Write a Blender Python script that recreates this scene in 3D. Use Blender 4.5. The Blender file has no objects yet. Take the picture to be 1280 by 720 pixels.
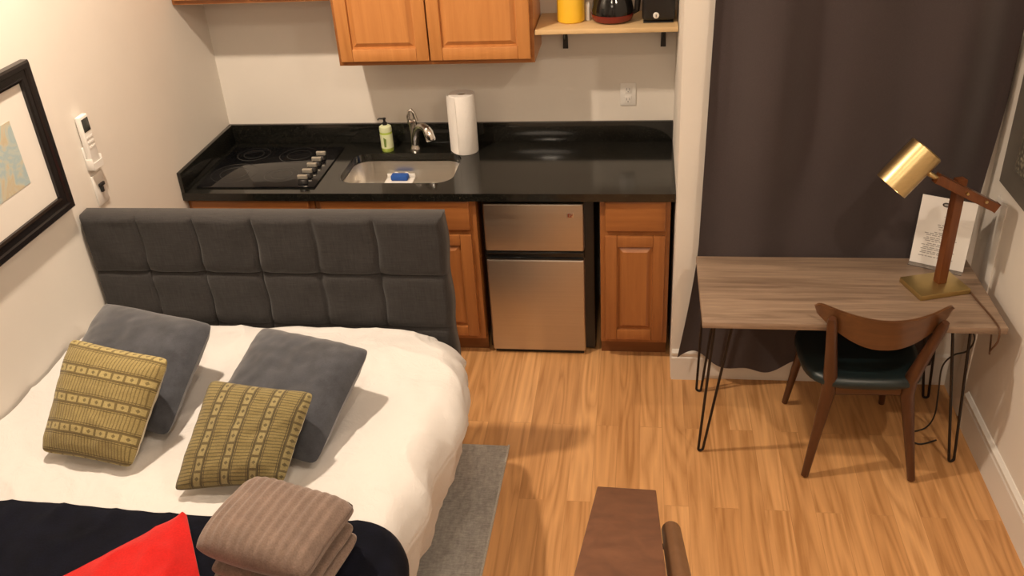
import bpy, bmesh, math, random
from mathutils import Vector, Matrix, noise

random.seed(7)
S = bpy.context.scene
COL = S.collection

# ------------------------------------------------------------------ camera
CAM = (0.5906, -4.4075, 2.6485)
YAW, PITCH, ROLL, FOC = -0.1577, 0.5298, -0.0647, 1150.3
cd = bpy.data.cameras.new('camera')
cam = bpy.data.objects.new('camera', cd)
COL.objects.link(cam)
cy, sy, cp, sp = math.cos(YAW), math.sin(YAW), math.cos(PITCH), math.sin(PITCH)
fv = Vector((sy * cp, cy * cp, -sp)); rv = Vector((cy, -sy, 0)); uv_ = rv.cross(fv)
cr, sr = math.cos(ROLL), math.sin(ROLL)
r2 = rv * cr + uv_ * sr; u2 = uv_ * cr - rv * sr
M = Matrix((r2, u2, -fv)).transposed().to_4x4(); M.translation = Vector(CAM)
cam.matrix_world = M
cd.sensor_width = 36.0; cd.lens = 36.0 * FOC / 1280.0; cd.clip_start = 0.02
S.camera = cam

# ------------------------------------------------------------------ light
S.view_settings.view_transform = 'Standard'; S.view_settings.look = 'None'
S.view_settings.gamma = 1.0; S.view_settings.use_curve_mapping = False
S.view_settings.exposure = 0.0
w = bpy.data.worlds.new('world'); S.world = w; w.use_nodes = True
w.node_tree.nodes['Background'].inputs[0].default_value = (1.0, .86, .72, 1)
w.node_tree.nodes['Background'].inputs[1].default_value = 0.04

WARM = (1.0, .815, .63)
def lamp(name, loc, power, size, target=None, color=WARM, spread=180):
    l = bpy.data.lights.new(name, 'AREA'); l.shape = 'DISK'; l.size = size
    l.energy = power; l.color = color; l.spread = math.radians(spread)
    o = bpy.data.objects.new(name, l); COL.objects.link(o); o.location = loc
    d = Vector(target) - Vector(loc) if target else Vector((0, 0, -1))
    o.rotation_euler = d.to_track_quat('-Z', 'Y').to_euler()
    return o
lamp('ceiling_downlight', (-1.0, -1.75, 3.27), 70, .12)
lamp('ceiling_downlight', (1.80, -2.90, 3.27), 27, .10)
lamp('ceiling_downlight', (0.35, -3.1, 3.27), 14, .2)  # unseen lamp added for general fill
lamp('loft_ceiling_light', (0.4, -5.3, 3.2), 20, 1.0, (-.2, -1.5, .8))

# ------------------------------------------------------------------ materials
class X:                      # tiny node-expression helper
    def __init__(s, nt, sock): s.nt, s.s = nt, sock
    def _m(s, op, *a):
        n = s.nt.nodes.new('ShaderNodeMath'); n.operation = op
        for i, v in enumerate((s,) + a):
            if isinstance(v, X): s.nt.links.new(v.s, n.inputs[i])
            else: n.inputs[i].default_value = v
        return X(s.nt, n.outputs[0])
    def __add__(s, o): return s._m('ADD', o)
    def __sub__(s, o): return s._m('SUBTRACT', o)
    def __mul__(s, o): return s._m('MULTIPLY', o)
    def frac(s): return s._m('FRACT')
    def gt(s, o): return s._m('GREATER_THAN', o)
    def lt(s, o): return s._m('LESS_THAN', o)
    def mx(s, o): return s._m('MAXIMUM', o)
    def mn(s, o): return s._m('MINIMUM', o)
    def ab(s): return s._m('ABSOLUTE')

class Mat:
    def __init__(s, name, color=(.8, .8, .8), rough=.5, metal=0.0, spec=.5, **kw):
        s.m = bpy.data.materials.new(name); s.m.use_nodes = True
        s.nt = s.m.node_tree; s.b = s.nt.nodes['Principled BSDF']
        s.b.inputs['Base Color'].default_value = (*color, 1)
        s.b.inputs['Roughness'].default_value = rough
        s.b.inputs['Metallic'].default_value = metal
        s.b.inputs['Specular IOR Level'].default_value = spec
        for k, v in kw.items(): s.b.inputs[k.replace('_', ' ')].default_value = v
        s.m.diffuse_color = (*color, 1)
    def n(s, t, **kw):
        n = s.nt.nodes.new(t)
        for k, v in kw.items():
            if k in n.inputs: n.inputs[k].default_value = v
            else: setattr(n, k, v)
        return n
    def L(s, a, b): s.nt.links.new(a.s if isinstance(a, X) else a, b)
    def co(s, kind='Object', scale=(1, 1, 1), rot=(0, 0, 0)):
        t = s.n('ShaderNodeTexCoord'); mp = s.n('ShaderNodeMapping')
        mp.inputs['Scale'].default_value = scale; mp.inputs['Rotation'].default_value = rot
        s.L(t.outputs[kind], mp.inputs[0]); return mp.outputs[0]
    def noise(s, vec, scale=5, detail=4, rough=.55, dist=0.0):
        t = s.n('ShaderNodeTexNoise'); t.inputs['Scale'].default_value = scale
        t.inputs['Detail'].default_value = detail; t.inputs['Roughness'].default_value = rough
        t.inputs['Distortion'].default_value = dist
        s.L(vec, t.inputs['Vector']); return X(s.nt, t.outputs[0])
    def ramp(s, fac, stops):
        r = s.n('ShaderNodeValToRGB'); e = r.color_ramp.elements
        while len(e) < len(stops): e.new(.5)
        for i, (p, c) in enumerate(stops): e[i].position = p; e[i].color = (*c, 1)
        s.L(fac, r.inputs[0]); return r.outputs[0]
    def mix(s, fac, a, b, mode='MIX'):
        n = s.n('ShaderNodeMix'); n.data_type = 'RGBA'; n.blend_type = mode
        for v, i in ((fac, 0), (a, 6), (b, 7)):
            if isinstance(v, (X, bpy.types.NodeSocket)): s.L(v, n.inputs[i])
            elif i == 0: n.inputs[0].default_value = v
            else: n.inputs[i].default_value = (*v, 1)
        return n.outputs[2]
    def color(s, c): s.L(c, s.b.inputs['Base Color']); return s
    def bump(s, h, strength=.3, dist=.01):
        b = s.n('ShaderNodeBump'); b.inputs['Strength'].default_value = strength
        b.inputs['Distance'].default_value = dist
        s.L(h, b.inputs['Height']); s.L(b.outputs[0], s.b.inputs['Normal']); return s

def plain(name, color, rough=.5, metal=0., var=.06, scale=8, bump=0., bscale=60, spec=.5, **kw):
    m = Mat(name, color, rough, metal, spec, **kw)
    v = m.co(); f = m.noise(v, scale, 3)
    lo = tuple(c * (1 - var) for c in color); hi = tuple(min(1, c * (1 + var)) for c in color)
    m.color(m.ramp(f, [(.3, lo), (.7, hi)]))
    if bump: m.bump(m.noise(v, bscale, 4), bump, .004)
    return m.m

def wood(name, dark, light, axis='z', scale=1.0, rough=.4, contrast=1.0, bump=.05, coat=0.0, fig=.5):
    m = Mat(name, light, rough, 0, .4, Coat_Weight=coat, Coat_Roughness=.25)
    st = {'x': (.9, 14, 14), 'y': (14, .9, 14), 'z': (14, 14, .9)}[axis]
    v = m.co(scale=tuple(a * scale for a in st))
    f1 = m.noise(v, 2.2, 6, .6, .8)
    st2 = {'x': (.5, 4, 4), 'y': (4, .5, 4), 'z': (4, 4, .5)}[axis]
    v2 = m.co(scale=tuple(a * scale for a in st2))
    wv = m.n('ShaderNodeTexWave', wave_type='RINGS', rings_direction=axis.upper())
    wv.inputs['Scale'].default_value = 2.2; wv.inputs['Distortion'].default_value = 5
    wv.inputs['Detail'].default_value = 3; m.L(v2, wv.inputs['Vector'])
    f = f1 * (1 - fig) + X(m.nt, wv.outputs['Fac']) * fig
    a = .5 - .28 / contrast; b = .5 + .28 / contrast
    m.color(m.ramp(f, [(max(0, a), dark), (min(1, b), light)]))
    if bump: m.bump(f1, bump, .003)
    return m.m

MT = {}
# painted walls
MT['wall'] = plain('wall_paint', (.75, .705, .64), .75, var=.02, scale=3, bump=.06, bscale=180, spec=.25)
MT['trim'] = plain('trim_paint', (.74, .71, .66), .45, var=.02, scale=4)
MT['ceiling'] = plain('ceiling_paint', (.78, .75, .70), .85, var=.02)
# laminate oak floor
def floor_mat():
    m = Mat('oak_plank_floor', (.5, .25, .09), .36, 0, .45)
    v = m.co(rot=(0, 0, math.radians(90)))
    b = m.n('ShaderNodeTexBrick'); b.offset = .37; b.offset_frequency = 2
    for k, x in (('Scale', 1.0), ('Mortar Size', .0012), ('Mortar Smooth', .2), ('Bias', 0.0), ('Brick Width', 1.32), ('Row Height', .098)):
        b.inputs[k].default_value = x
    b.inputs['Color1'].default_value = (0, 0, 0, 1); b.inputs['Color2'].default_value = (1, 1, 1, 1)
    b.inputs['Mortar'].default_value = (.5, .5, .5, 1)
    m.L(v, b.inputs['Vector'])
    base = m.ramp(b.outputs['Color'], [(0, (.51, .265, .104)), (.4, (.56, .30, .122)), (.75, (.60, .325, .134)), (1, (.65, .365, .158))])
    # every board shifts its grain
    add = m.n('ShaderNodeVectorMath'); add.operation = 'MULTIPLY_ADD'
    m.L(b.outputs['Color'], add.inputs[0]); add.inputs[1].default_value = (7, 3, 5)
    m.L(m.co(scale=(34, 1.3, 1)), add.inputs[2])
    g = m.noise(add.outputs[0], 1.3, 6, .60, .6)
    add2 = m.n('ShaderNodeVectorMath'); add2.operation = 'MULTIPLY_ADD'
    m.L(b.outputs['Color'], add2.inputs[0]); add2.inputs[1].default_value = (9, 4, 2)
    m.L(m.co(scale=(5.5, .45, 1)), add2.inputs[2])
    lf = m.noise(add2.outputs[0], 1.1, 2, .5)
    rg = (lf * 13.0).frac()                                    # contour lines of a slow noise = cathedral figure
    rg = (rg - .5).ab() * 2.0
    f = g * .74 + rg * .26
    grain = m.ramp(f, [(.30, (.72, .65, .56)), (.50, (.95, .93, .91)), (.72, (1.12, 1.11, 1.09))])
    c = m.mix(1.0, base, grain, 'MULTIPLY')
    c = m.mix(X(m.nt, b.outputs['Fac']) * .28, c, (.22, .10, .04))
    m.color(c); m.bump(g, .04, .002)
    return m.m
MT['floor'] = floor_mat()
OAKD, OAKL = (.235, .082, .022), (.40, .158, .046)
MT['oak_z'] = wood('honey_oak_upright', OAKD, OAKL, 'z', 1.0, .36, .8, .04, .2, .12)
MT['oak_x'] = wood('honey_oak_level', OAKD, OAKL, 'x', 1.0, .36, .8, .04, .2, .12)
MT['oak_dark'] = wood('oak_toe_kick', (.13, .045, .013), (.22, .085, .025), 'x', 1.0, .5)
MT['oak_lit'] = wood('oak_upper_lit', (.43, .165, .045), (.62, .28, .088), 'z', .9, .36, .75, .04, .2, .08)  # same oak, lightened: the stronger light up there is put into the colour
MT['pine'] = wood('pale_pine', (.58, .39, .19), (.72, .52, .28), 'x', .8, .5, .7, .03, 0, .1)
MT['desk'] = wood('greige_laminate', (.15, .098, .066), (.37, .265, .185), 'x', 1.25, .5, 1.15, .04, 0, .10)
MT['walnut'] = wood('walnut_chair', (.045, .015, .006), (.100, .036, .013), 'z', 1.0, .33, .8, .03, .3, .1)
MT['walnut_x'] = wood('walnut_back', (.070, .027, .010), (.160, .066, .022), 'x', .9, .32, .7, .03, .3, .1)
MT['lampwood'] = wood('lamp_wood', (.11, .032, .009), (.21, .070, .02), 'z', 1.2, .35, .8, .03, .1, .1)
MT['cap'] = wood('rail_cap_wood', (.075, .030, .015), (.165, .070, .035), 'y', .7, .5, .9, .08, 0, .06)
MT['rail'] = wood('handrail_wood', (.095, .045, .020), (.18, .088, .04), 'y', .9, .42, .8, .04, .1, .1)
# stone, metal, glass, plastic
def granite():
    m = Mat('black_granite', (.01, .01, .01), .11, 0, .62)
    v = m.co(); a = m.noise(v, 210, 2, .7); b = m.noise(v, 70, 3, .6)
    c1 = m.ramp(a, [(.58, (.007, .007, .006)), (.68, (.036, .034, .024)), (.80, (.15, .135, .095))])
    c2 = m.ramp(b, [(.5, (0, 0, 0)), (.8, (.012, .012, .010))])
    m.color(m.mix(1.0, c1, c2, 'ADD')); return m.m
MT['granite'] = granite()
MT['black_glass'] = plain('black_ceramic_glass', (.006, .006, .007), .05, var=.02)
MT['ring'] = plain('burner_ring_grey', (.026, .026, .026), .2)
MT['steel'] = Mat('brushed_steel', (.55, .53, .50), .3, 1.0).m
def brushed(name, col, rough, axis):
    m = Mat(name, col, rough, 1.0); sc = {'x': (2, 300, 300), 'z': (300, 300, 2)}[axis]
    f = m.noise(m.co(scale=sc), 1, 2)
    m.color(m.ramp(f, [(.3, tuple(c * .93 for c in col)), (.7, col)])); m.bump(f, .03, .001); return m.m
MT['fridge_steel'] = brushed('fridge_steel', (.56, .50, .43), .42, 'x')
MT['sink_steel'] = brushed('sink_steel', (.80, .77, .72), .30, 'x')
MT['nickel'] = plain('satin_nickel', (.55, .52, .48), .25, 1.0)
MT['chrome'] = plain('chrome', (.8, .79, .77), .12, 1.0)
MT['knob'] = plain('knob_silver', (.62, .58, .50), .35, .7)
MT['brass'] = brushed('brushed_brass', (.66, .50, .25), .34, 'x')
MT['brass_base'] = plain('brass_base', (.50, .37, .15), .38, .9)
MT['black'] = plain('black_plastic', (.012, .011, .011), .35)
MT['black_gloss'] = plain('black_gloss', (.008, .008, .008), .12)
MT['black_metal'] = plain('black_steel_rod', (.014, .010, .009), .4, .3)
MT['white_plastic'] = plain('white_plastic', (.78, .76, .72), .4, var=.02)
MT['screen'] = plain('grey_display', (.05, .055, .05), .2)
MT['dark'] = plain('dark_slot', (.02, .02, .02), .5)
MT['yellow'] = plain('yellow_enamel', (.82, .50, .03), .35, var=.03)
MT['carafe'] = Mat('smoky_glass', (.10, .05, .045), .05, 0, .5, Transmission_Weight=.75, IOR=1.4).m
MT['coffee'] = plain('red_coffee', (.16, .018, .012), .15)
MT['green'] = plain('green_soap', (.42, .55, .10), .25, var=.08)
MT['soap_cap'] = plain('pale_green_plastic', (.66, .72, .45), .35)
MT['soap_dark'] = plain('dark_green_label', (.16, .24, .05), .4)
MT['blue'] = plain('blue_sponge', (.02, .09, .38), .9, bump=.5, bscale=140)
MT['paper_towel'] = plain('white_paper', (.84, .81, .77), .9, var=.03, bump=.35, bscale=120, spec=.1)
MT['card'] = plain('cardboard_core', (.42, .33, .24), .9)
MT['paper'] = plain('white_sheet', (.80, .78, .75), .6, var=.01)
MT['ink'] = plain('grey_ink', (.33, .32, .31), .7)
MT['ink_dark'] = plain('black_ink', (.03, .025, .02), .6)
MT['ink_pale'] = plain('pale_ink', (.52, .50, .48), .7)
MT['acrylic'] = Mat('clear_acrylic', (.95, .95, .95), .05, 0, .5, Transmission_Weight=.95, IOR=1.2).m
MT['red_logo'] = plain('red_badge', (.30, .06, .03), .4)
MT['badge'] = plain('badge_steel', (.62, .55, .48), .3, .9)
MT['cord'] = plain('brown_cord', (.10, .045, .02), .5)
MT['black_cord'] = plain('black_cord', (.015, .013, .012), .5)
MT['seat'] = plain('black_teal_vinyl', (.008, .018, .020), .38, bump=.08, bscale=200)
# fabrics
def fabric(name, col, rough=.95, var=.25, sc=260, bump=.4, mott=6, mvar=.12, sheen=.2):
    m = Mat(name, col, rough, 0, .15, Sheen_Weight=sheen, Sheen_Roughness=.5)
    v = m.co()
    f = m.noise(v, sc, 2, .6); g = m.noise(v, mott, 4, .6)
    c = m.ramp(f, [(.3, tuple(c * (1 - var) for c in col)), (.7, tuple(min(1, c * (1 + var)) for c in col))])
    k = m.ramp(g, [(.3, (1 - mvar,) * 3), (.7, (1 + mvar,) * 3)])
    m.color(m.mix(1.0, c, k, 'MULTIPLY')); m.bump(f, bump, .002); return m.m
def linen(name, col, var=.3):
    m = Mat(name, col, .92, 0, .15, Sheen_Weight=.15)
    a = m.noise(m.co(scale=(20, 200, 300)), 1, 3, .7); b = m.noise(m.co(scale=(220, 200, 16)), 1, 3, .7)
    f = a * .5 + b * .5
    m.color(m.ramp(f, [(.35, tuple(c * (1 - var) for c in col)), (.65, tuple(c * (1 + var) for c in col))]))
    m.bump(f, .3, .002); return m.m
MT['linen'] = linen('charcoal_linen', (.036, .0335, .033))
MT['curtain'] = fabric('brown_blackout_cloth', (.054, .041, .041), .85, .10, 300, .15, 3, .04, .3)
def cotton():
    m = Mat('white_cotton', (.64, .62, .60), .9, 0, .15, Sheen_Weight=.1)
    v = m.co(); a = m.noise(v, 9, 5, .6, 1.5); r = (a - .5).ab() * 2.0; b = m.noise(v, 28, 4, .6)
    m.bump(r * .7 + b * .3, .35, .012); return m.m
MT['duvet'] = cotton()
MT['mattress'] = fabric('mattress_ticking', (.6, .58, .55))
MT['bedframe'] = linen('bed_base_linen', (.04, .037, .035))
MT['velvet'] = fabric('slate_velvet', (.047, .050, .060), .9, .12, 240, .2, 14, .28, .45)
MT['navy'] = fabric('navy_plush', (.0028, .0035, .0085), .95, .3, 200, .4, 12, .4, .02)
MT['red'] = fabric('red_fleece', (.50, .010, .008), .9, .10, 200, .3, 8, .10, .2)
MT['taupe'] = fabric('taupe_plush', (.19, .135, .108), .95, .18, 220, .5, 18, .14, .3)
MT['cream'] = fabric('cream_backing', (.60, .54, .38))
def rug():
    m = Mat('grey_woven_rug', (.3, .28, .25), .98, 0, .1)
    a = m.noise(m.co(scale=(30, 120, 1)), 1, 4, .75); b = m.noise(m.co(), 5, 4, .6); d = m.noise(m.co(scale=(1, .35, 1)), 60, 3, .7)
    f = a * .45 + b * .2 + d * .35
    m.color(m.ramp(f, [(.36, (.25, .24, .225)), (.52, (.39, .378, .355)), (.66, (.54, .525, .49))])); m.bump(a, .5, .004); return m.m
MT['rug'] = rug()
MT['rug_edge'] = fabric('rug_binding', (.46, .44, .40))
def ethnic(name, col, dark, hi):
    m = Mat(name, col, .92, 0, .15, Sheen_Weight=.15)
    t = m.n('ShaderNodeUVMap'); s = m.n('ShaderNodeSeparateXYZ'); m.L(t.outputs[0], s.inputs[0])
    nz = (m.noise(m.co(), 9, 2) - .5) * .012
    u = X(m.nt, s.outputs[0]) + nz; v = X(m.nt, s.outputs[1]) + nz
    r = (v * 4.0 + .28).frac()                       # one repeat of the bands
    hatch = r.gt(.40)                                # the band of fine stripes
    fine = (u * 32.0).frac().lt(.30) * hatch * .72
    cell = (u * 8.0).frac()
    sq = cell.gt(.10) * cell.lt(.92) * r.gt(.09) * r.lt(.31)
    dot = ((cell - .53).ab() * .5 + (r - .20).ab()).lt(.075)
    l1 = (r - .035).ab().lt(.018).mx((r - .365).ab().lt(.018)).mx((r - .44).ab().lt(.012)).mx((r - .96).ab().lt(.012))
    gap = (hatch * -1.0 + 1.0) * (sq * -1.0 + 1.0)
    dk = fine.mx(l1).mx(gap * .75).mx(dot * .8)
    w_ = m.noise(m.co(), 300, 2)
    c = m.mix(sq * .55, col, hi)
    c = m.mix(dk * .85, c, dark)
    c = m.mix(1.0, c, m.ramp(w_, [(.3, (.82,) * 3), (.7, (1.15,) * 3)]), 'MULTIPLY')
    m.color(c); m.bump(w_, .3, .002); return m.m
MT['gold_l'] = ethnic('olive_banded_cloth', (.285, .225, .092), (.085, .060, .026), (.41, .34, .15))
MT['gold_r'] = ethnic('dark_olive_banded_cloth', (.215, .172, .072), (.050, .040, .026), (.30, .255, .125))
def map_print():
    m = Mat('map_print', (.5, .5, .4), .6)
    f = m.noise(m.co(), 7, 4, .55, 1.6)
    m.color(m.ramp(f, [(.28, (.50, .52, .46)), (.40, (.46, .52, .48)), (.47, (.36, .47, .50)), (.53, (.46, .51, .46)), (.58, (.54, .50, .38)), (.64, (.53, .45, .30)), (.75, (.52, .50, .42))])); return m.m
MT['print'] = map_print()
MT['mat_board'] = plain('cream_mat_board', (.76, .72, .66), .8, var=.01)
MT['black_frame'] = plain('black_lacquer', (.010, .008, .008), .22)
MT['pewter'] = plain('pewter_frame', (.14, .125, .105), .45, .3)
def woven_art():
    m = Mat('embossed_art', (.2, .18, .14), .7)
    v = m.co(); wv = m.n('ShaderNodeTexVoronoi'); wv.inputs['Scale'].default_value = 60; m.L(v, wv.inputs['Vector'])
    f = X(m.nt, wv.outputs[0]); m.color(m.ramp(f, [(.1, (.30, .27, .20)), (.6, (.07, .062, .05))])); m.bump(f, .6, .004); return m.m
MT['art'] = woven_art()

# ------------------------------------------------------------------ mesh helpers
def NB(): return bmesh.new()
def bev(bm, edges, w, seg=2):
    if w > 0: bmesh.ops.bevel(bm, geom=list(edges), offset=w, segments=seg, affect='EDGES', profile=.5, clamp_overlap=True)
def box(bm, x0, x1, y0, y1, z0, z1, b=0, seg=2):
    vs = bmesh.ops.create_cube(bm, size=1)['verts']
    for v in vs:
        v.co = Vector((x0 + (x1 - x0) * (v.co.x + .5), y0 + (y1 - y0) * (v.co.y + .5), z0 + (z1 - z0) * (v.co.z + .5)))
    if b: bev(bm, {e for v in vs for e in v.link_edges}, b, seg)
    return bm
def tube(bm, pts, r, seg=12, squash=None):
    pts = [Vector(p) for p in pts]; n = len(pts)
    rs = r if isinstance(r, (list, tuple)) else [r] * n
    rings = []; prev = None
    for i, p in enumerate(pts):
        t = (pts[min(i + 1, n - 1)] - pts[max(i - 1, 0)]).normalized()
        if prev is None:
            a = Vector((0, 0, 1)) if abs(t.z) < .9 else Vector((1, 0, 0))
            nx = t.cross(a).normalized()
        else:
            nx = (prev - t * prev.dot(t)).normalized()
        prev = nx; ny = t.cross(nx)
        ring = []
        for k in range(seg):
            a = 2 * math.pi * k / seg
            ring.append(bm.verts.new(p + nx * math.cos(a) * rs[i] + ny * math.sin(a) * rs[i] * (squash or 1)))
        rings.append(ring)
    for a, b in zip(rings, rings[1:]):
        for k in range(seg):
            bm.faces.new((a[k], a[(k + 1) % seg], b[(k + 1) % seg], b[k]))
    bm.faces.new(rings[0][::-1]); bm.faces.new(rings[-1])
    return bm
def lathe(bm, prof, c=(0, 0, 0), seg=32, mat=None, cap=True):
    rings = []
    for r, z in prof:
        ring = []
        for k in range(seg):
            a = 2 * math.pi * k / seg
            p = Vector((max(r, 1e-4) * math.cos(a), max(r, 1e-4) * math.sin(a), z))
            if mat: p = mat @ p
            ring.append(bm.verts.new(p + Vector(c)))
        rings.append(ring)
    for a, b in zip(rings, rings[1:]):
        for k in range(seg):
            bm.faces.new((a[k], a[(k + 1) % seg], b[(k + 1) % seg], b[k]))
    if cap: bm.faces.new(rings[0][::-1]); bm.faces.new(rings[-1])
    return bm
def grid(bm, nu, nv, fn, uv=False):
    vs = [[bm.verts.new(fn(i / nu, j / nv)) for j in range(nv + 1)] for i in range(nu + 1)]
    lay = bm.loops.layers.uv.verify() if uv else None
    for i in range(nu):
        for j in range(nv):
            f = bm.faces.new((vs[i][j], vs[i + 1][j], vs[i + 1][j + 1], vs[i][j + 1]))
            if uv:
                for l, (a, b) in zip(f.loops, ((i, j), (i + 1, j), (i + 1, j + 1), (i, j + 1))): l[lay].uv = (a / nu, b / nv)
    return vs
def shell(bm, nu, nv, fn, off):
    """closed slab: surface fn plus the same surface moved by off(u,v)"""
    A = grid(bm, nu, nv, fn)
    B = [[bm.verts.new(Vector(fn(i / nu, j / nv)) + Vector(off(i / nu, j / nv))) for j in range(nv + 1)] for i in range(nu + 1)]
    for i in range(nu):
        for j in range(nv): bm.faces.new((B[i][j + 1], B[i + 1][j + 1], B[i + 1][j], B[i][j]))
    for i in range(nu):
        bm.faces.new((A[i][0], B[i][0], B[i + 1][0], A[i + 1][0])); bm.faces.new((A[i + 1][nv], B[i + 1][nv], B[i][nv], A[i][nv]))
    for j in range(nv):
        bm.faces.new((A[0][j + 1], B[0][j + 1], B[0][j], A[0][j])); bm.faces.new((A[nu][j], B[nu][j], B[nu][j + 1], A[nu][j + 1]))
    return bm
def prism(bm, pts, d):
    """closed polygon pts extruded by vector d"""
    a = [bm.verts.new(p) for p in pts]; b = [bm.verts.new(Vector(p) + Vector(d)) for p in pts]
    n = len(a)
    bm.faces.new(a[::-1]); bm.faces.new(b)
    for i in range(n): bm.faces.new((a[i], a[(i + 1) % n], b[(i + 1) % n], b[i]))
    return bm
def origin(o):
    v = Vector((0, 0, 0))
    while o: v += o.location; o = o.parent
    return v
def obj(name, bm, mat, parent=None, smooth=35, sub=0, label=None):
    bmesh.ops.recalc_face_normals(bm, faces=bm.faces[:])
    if parent is not None: sh = origin(parent); loc = Vector((0, 0, 0))
    else:
        cs = [v.co for v in bm.verts]
        lo = Vector([min(c[i] for c in cs) for i in range(3)]); hi = Vector([max(c[i] for c in cs) for i in range(3)])
        sh = Vector(((lo.x + hi.x) / 2, (lo.y + hi.y) / 2, lo.z)); loc = sh
    for v in bm.verts: v.co -= sh
    me = bpy.data.meshes.new(name); bm.to_mesh(me); bm.free()
    o = bpy.data.objects.new(name, me); COL.objects.link(o); o.location = loc
    if parent is not None: o.parent = parent
    me.materials.append(MT[mat] if isinstance(mat, str) else mat)
    if smooth:
        for p in me.polygons: p.use_smooth = True
        me.set_sharp_from_angle(angle=math.radians(smooth))
    if sub:
        s = o.modifiers.new('subdivision', 'SUBSURF'); s.levels = sub; s.render_levels = sub
    if label: o['label'] = label
    return o
def thing(name, loc, label, cat, group=None):
    o = bpy.data.objects.new(name, None); COL.objects.link(o); o.location = loc; o.empty_display_size = .1
    return tag(o, label, cat, group)
def tag(o, label, cat, group=None):
    o['label'] = label; o['category'] = cat
    if group: o['group'] = group
    return o
def struct(name, bm, mat, smooth=35):
    o = obj(name, bm, mat, None, smooth); o['kind'] = 'structure'; return o
def N(x, y, z=0.0): return noise.noise(Vector((x, y, z)))
def sstep(a, b, x):
    t = max(0, min(1, (x - a) / (b - a))); return t * t * (3 - 2 * t)

# ------------------------------------------------------------------ room
XL, XA, XR, YB, YW = -1.565, .752, 2.0, 0.0, -.76
YN, ZC = -6.0, 3.45
struct('floor', box(NB(), XL - .1, XR + .1, YN, .1, -.05, 0), 'floor')
struct('ceiling', box(NB(), XL - .1, XR + .1, YN, .1, ZC, ZC + .05), 'ceiling')
struct('wall_back', box(NB(), XL - .1, XA, 0, .1, 0, ZC), 'wall')
struct('wall_left', box(NB(), XL - .1, XL, YN, 0, 0, ZC), 'wall')
struct('wall_alcove', box(NB(), XA, XR + .1, YW, .1, 0, ZC), 'wall')
struct('wall_right', box(NB(), XR, XR + .1, YN, YW, 0, ZC), 'wall')
struct('wall_rear', box(NB(), XL - .1, XR + .1, YN - .1, YN, 0, ZC), 'wall')
# right wall baseboard with a stepped cap
def base_profile(h): return [(0, 0), (.016, 0), (.016, h - .042), (.012, h - .036), (.012, h - .026), (.017, h - .02), (.017, h - .012), (.009, h - .004), (.006, h), (0, h)]
struct('baseboard_right', prism(NB(), [(XR - a, -1.04, b) for a, b in base_profile(.172)], (0, YN + 1.04, 0)), 'trim', 25)
struct('baseboard_alcove', prism(NB(), [(XA + .002, YW - a, b) for a, b in base_profile(.165)], (.145, 0, 0)), 'trim', 25)
struct('baseboard_window', prism(NB(), [(.90, YW - a * .6, b + .022) for a, b in base_profile(.15)], (1.09, 0, 0)), 'trim', 25)
struct('baseboard_left', prism(NB(), [(XL + a, -.66, b) for a, b in base_profile(.165)], (0, YN + .66, 0)), 'trim', 25)
# flat casing in the right hand corner
struct('trim_1', box(NB(), XR - .006, XR, -.99, -.885, .0, 1.02, .002), 'trim')

# ------------------------------------------------------------------ kitchen run
def raised_door(nm, x0, x1, z0, z1, yf, par, mat='oak_z', st=.055, t=.02):
    """a frame-and-raised-panel door whose face is at yf (towards -y); panel is its child"""
    bm = NB()
    for (a, b, c, d) in ((x0, x0 + st, z0, z1), (x1 - st, x1, z0, z1), (x0 + st, x1 - st, z0, z0 + st), (x0 + st, x1 - st, z1 - st, z1)):
        box(bm, a, b, yf, yf + t, c, d, .004)
    d = obj(nm, bm, mat, par)
    bm = NB()
    a, b, c, e = x0 + st - .002, x1 - st + .002, z0 + st - .002, z1 - st + .002
    yb, yr = yf + .015, yf + .002
    ins = .030
    q = [(a, yb, c), (b, yb, c), (b, yb, e), (a, yb, e)]
    q1 = [(a + .010, yb, c + .010), (b - .010, yb, c + .010), (b - .010, yb, e - .010), (a + .010, yb, e - .010)]
    q2 = [(a + ins, yr, c + ins), (b - ins, yr, c + ins), (b - ins, yr, e - ins), (a + ins, yr, e - ins)]
    vb = [bm.verts.new((p[0], yf + t - .002, p[2])) for p in q]
    rings = [vb] + [[bm.verts.new(p) for p in Q] for Q in (q, q1, q2)]
    bm.faces.new(rings[0]); bm.faces.new(rings[-1])
    for A, B in zip(rings, rings[1:]):
        for k in range(4): bm.faces.new((A[k], A[(k + 1) % 4], B[(k + 1) % 4], B[k]))
    obj('door_panel', bm, mat, d, 20)
    return d
def drawer_front(nm, x0, x1, z0, z1, yf, par):
    bm = NB(); box(bm, x0, x1, yf, yf + .02, z0, z1, .007, 3); return obj(nm, bm, 'oak_x', par)
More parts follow.
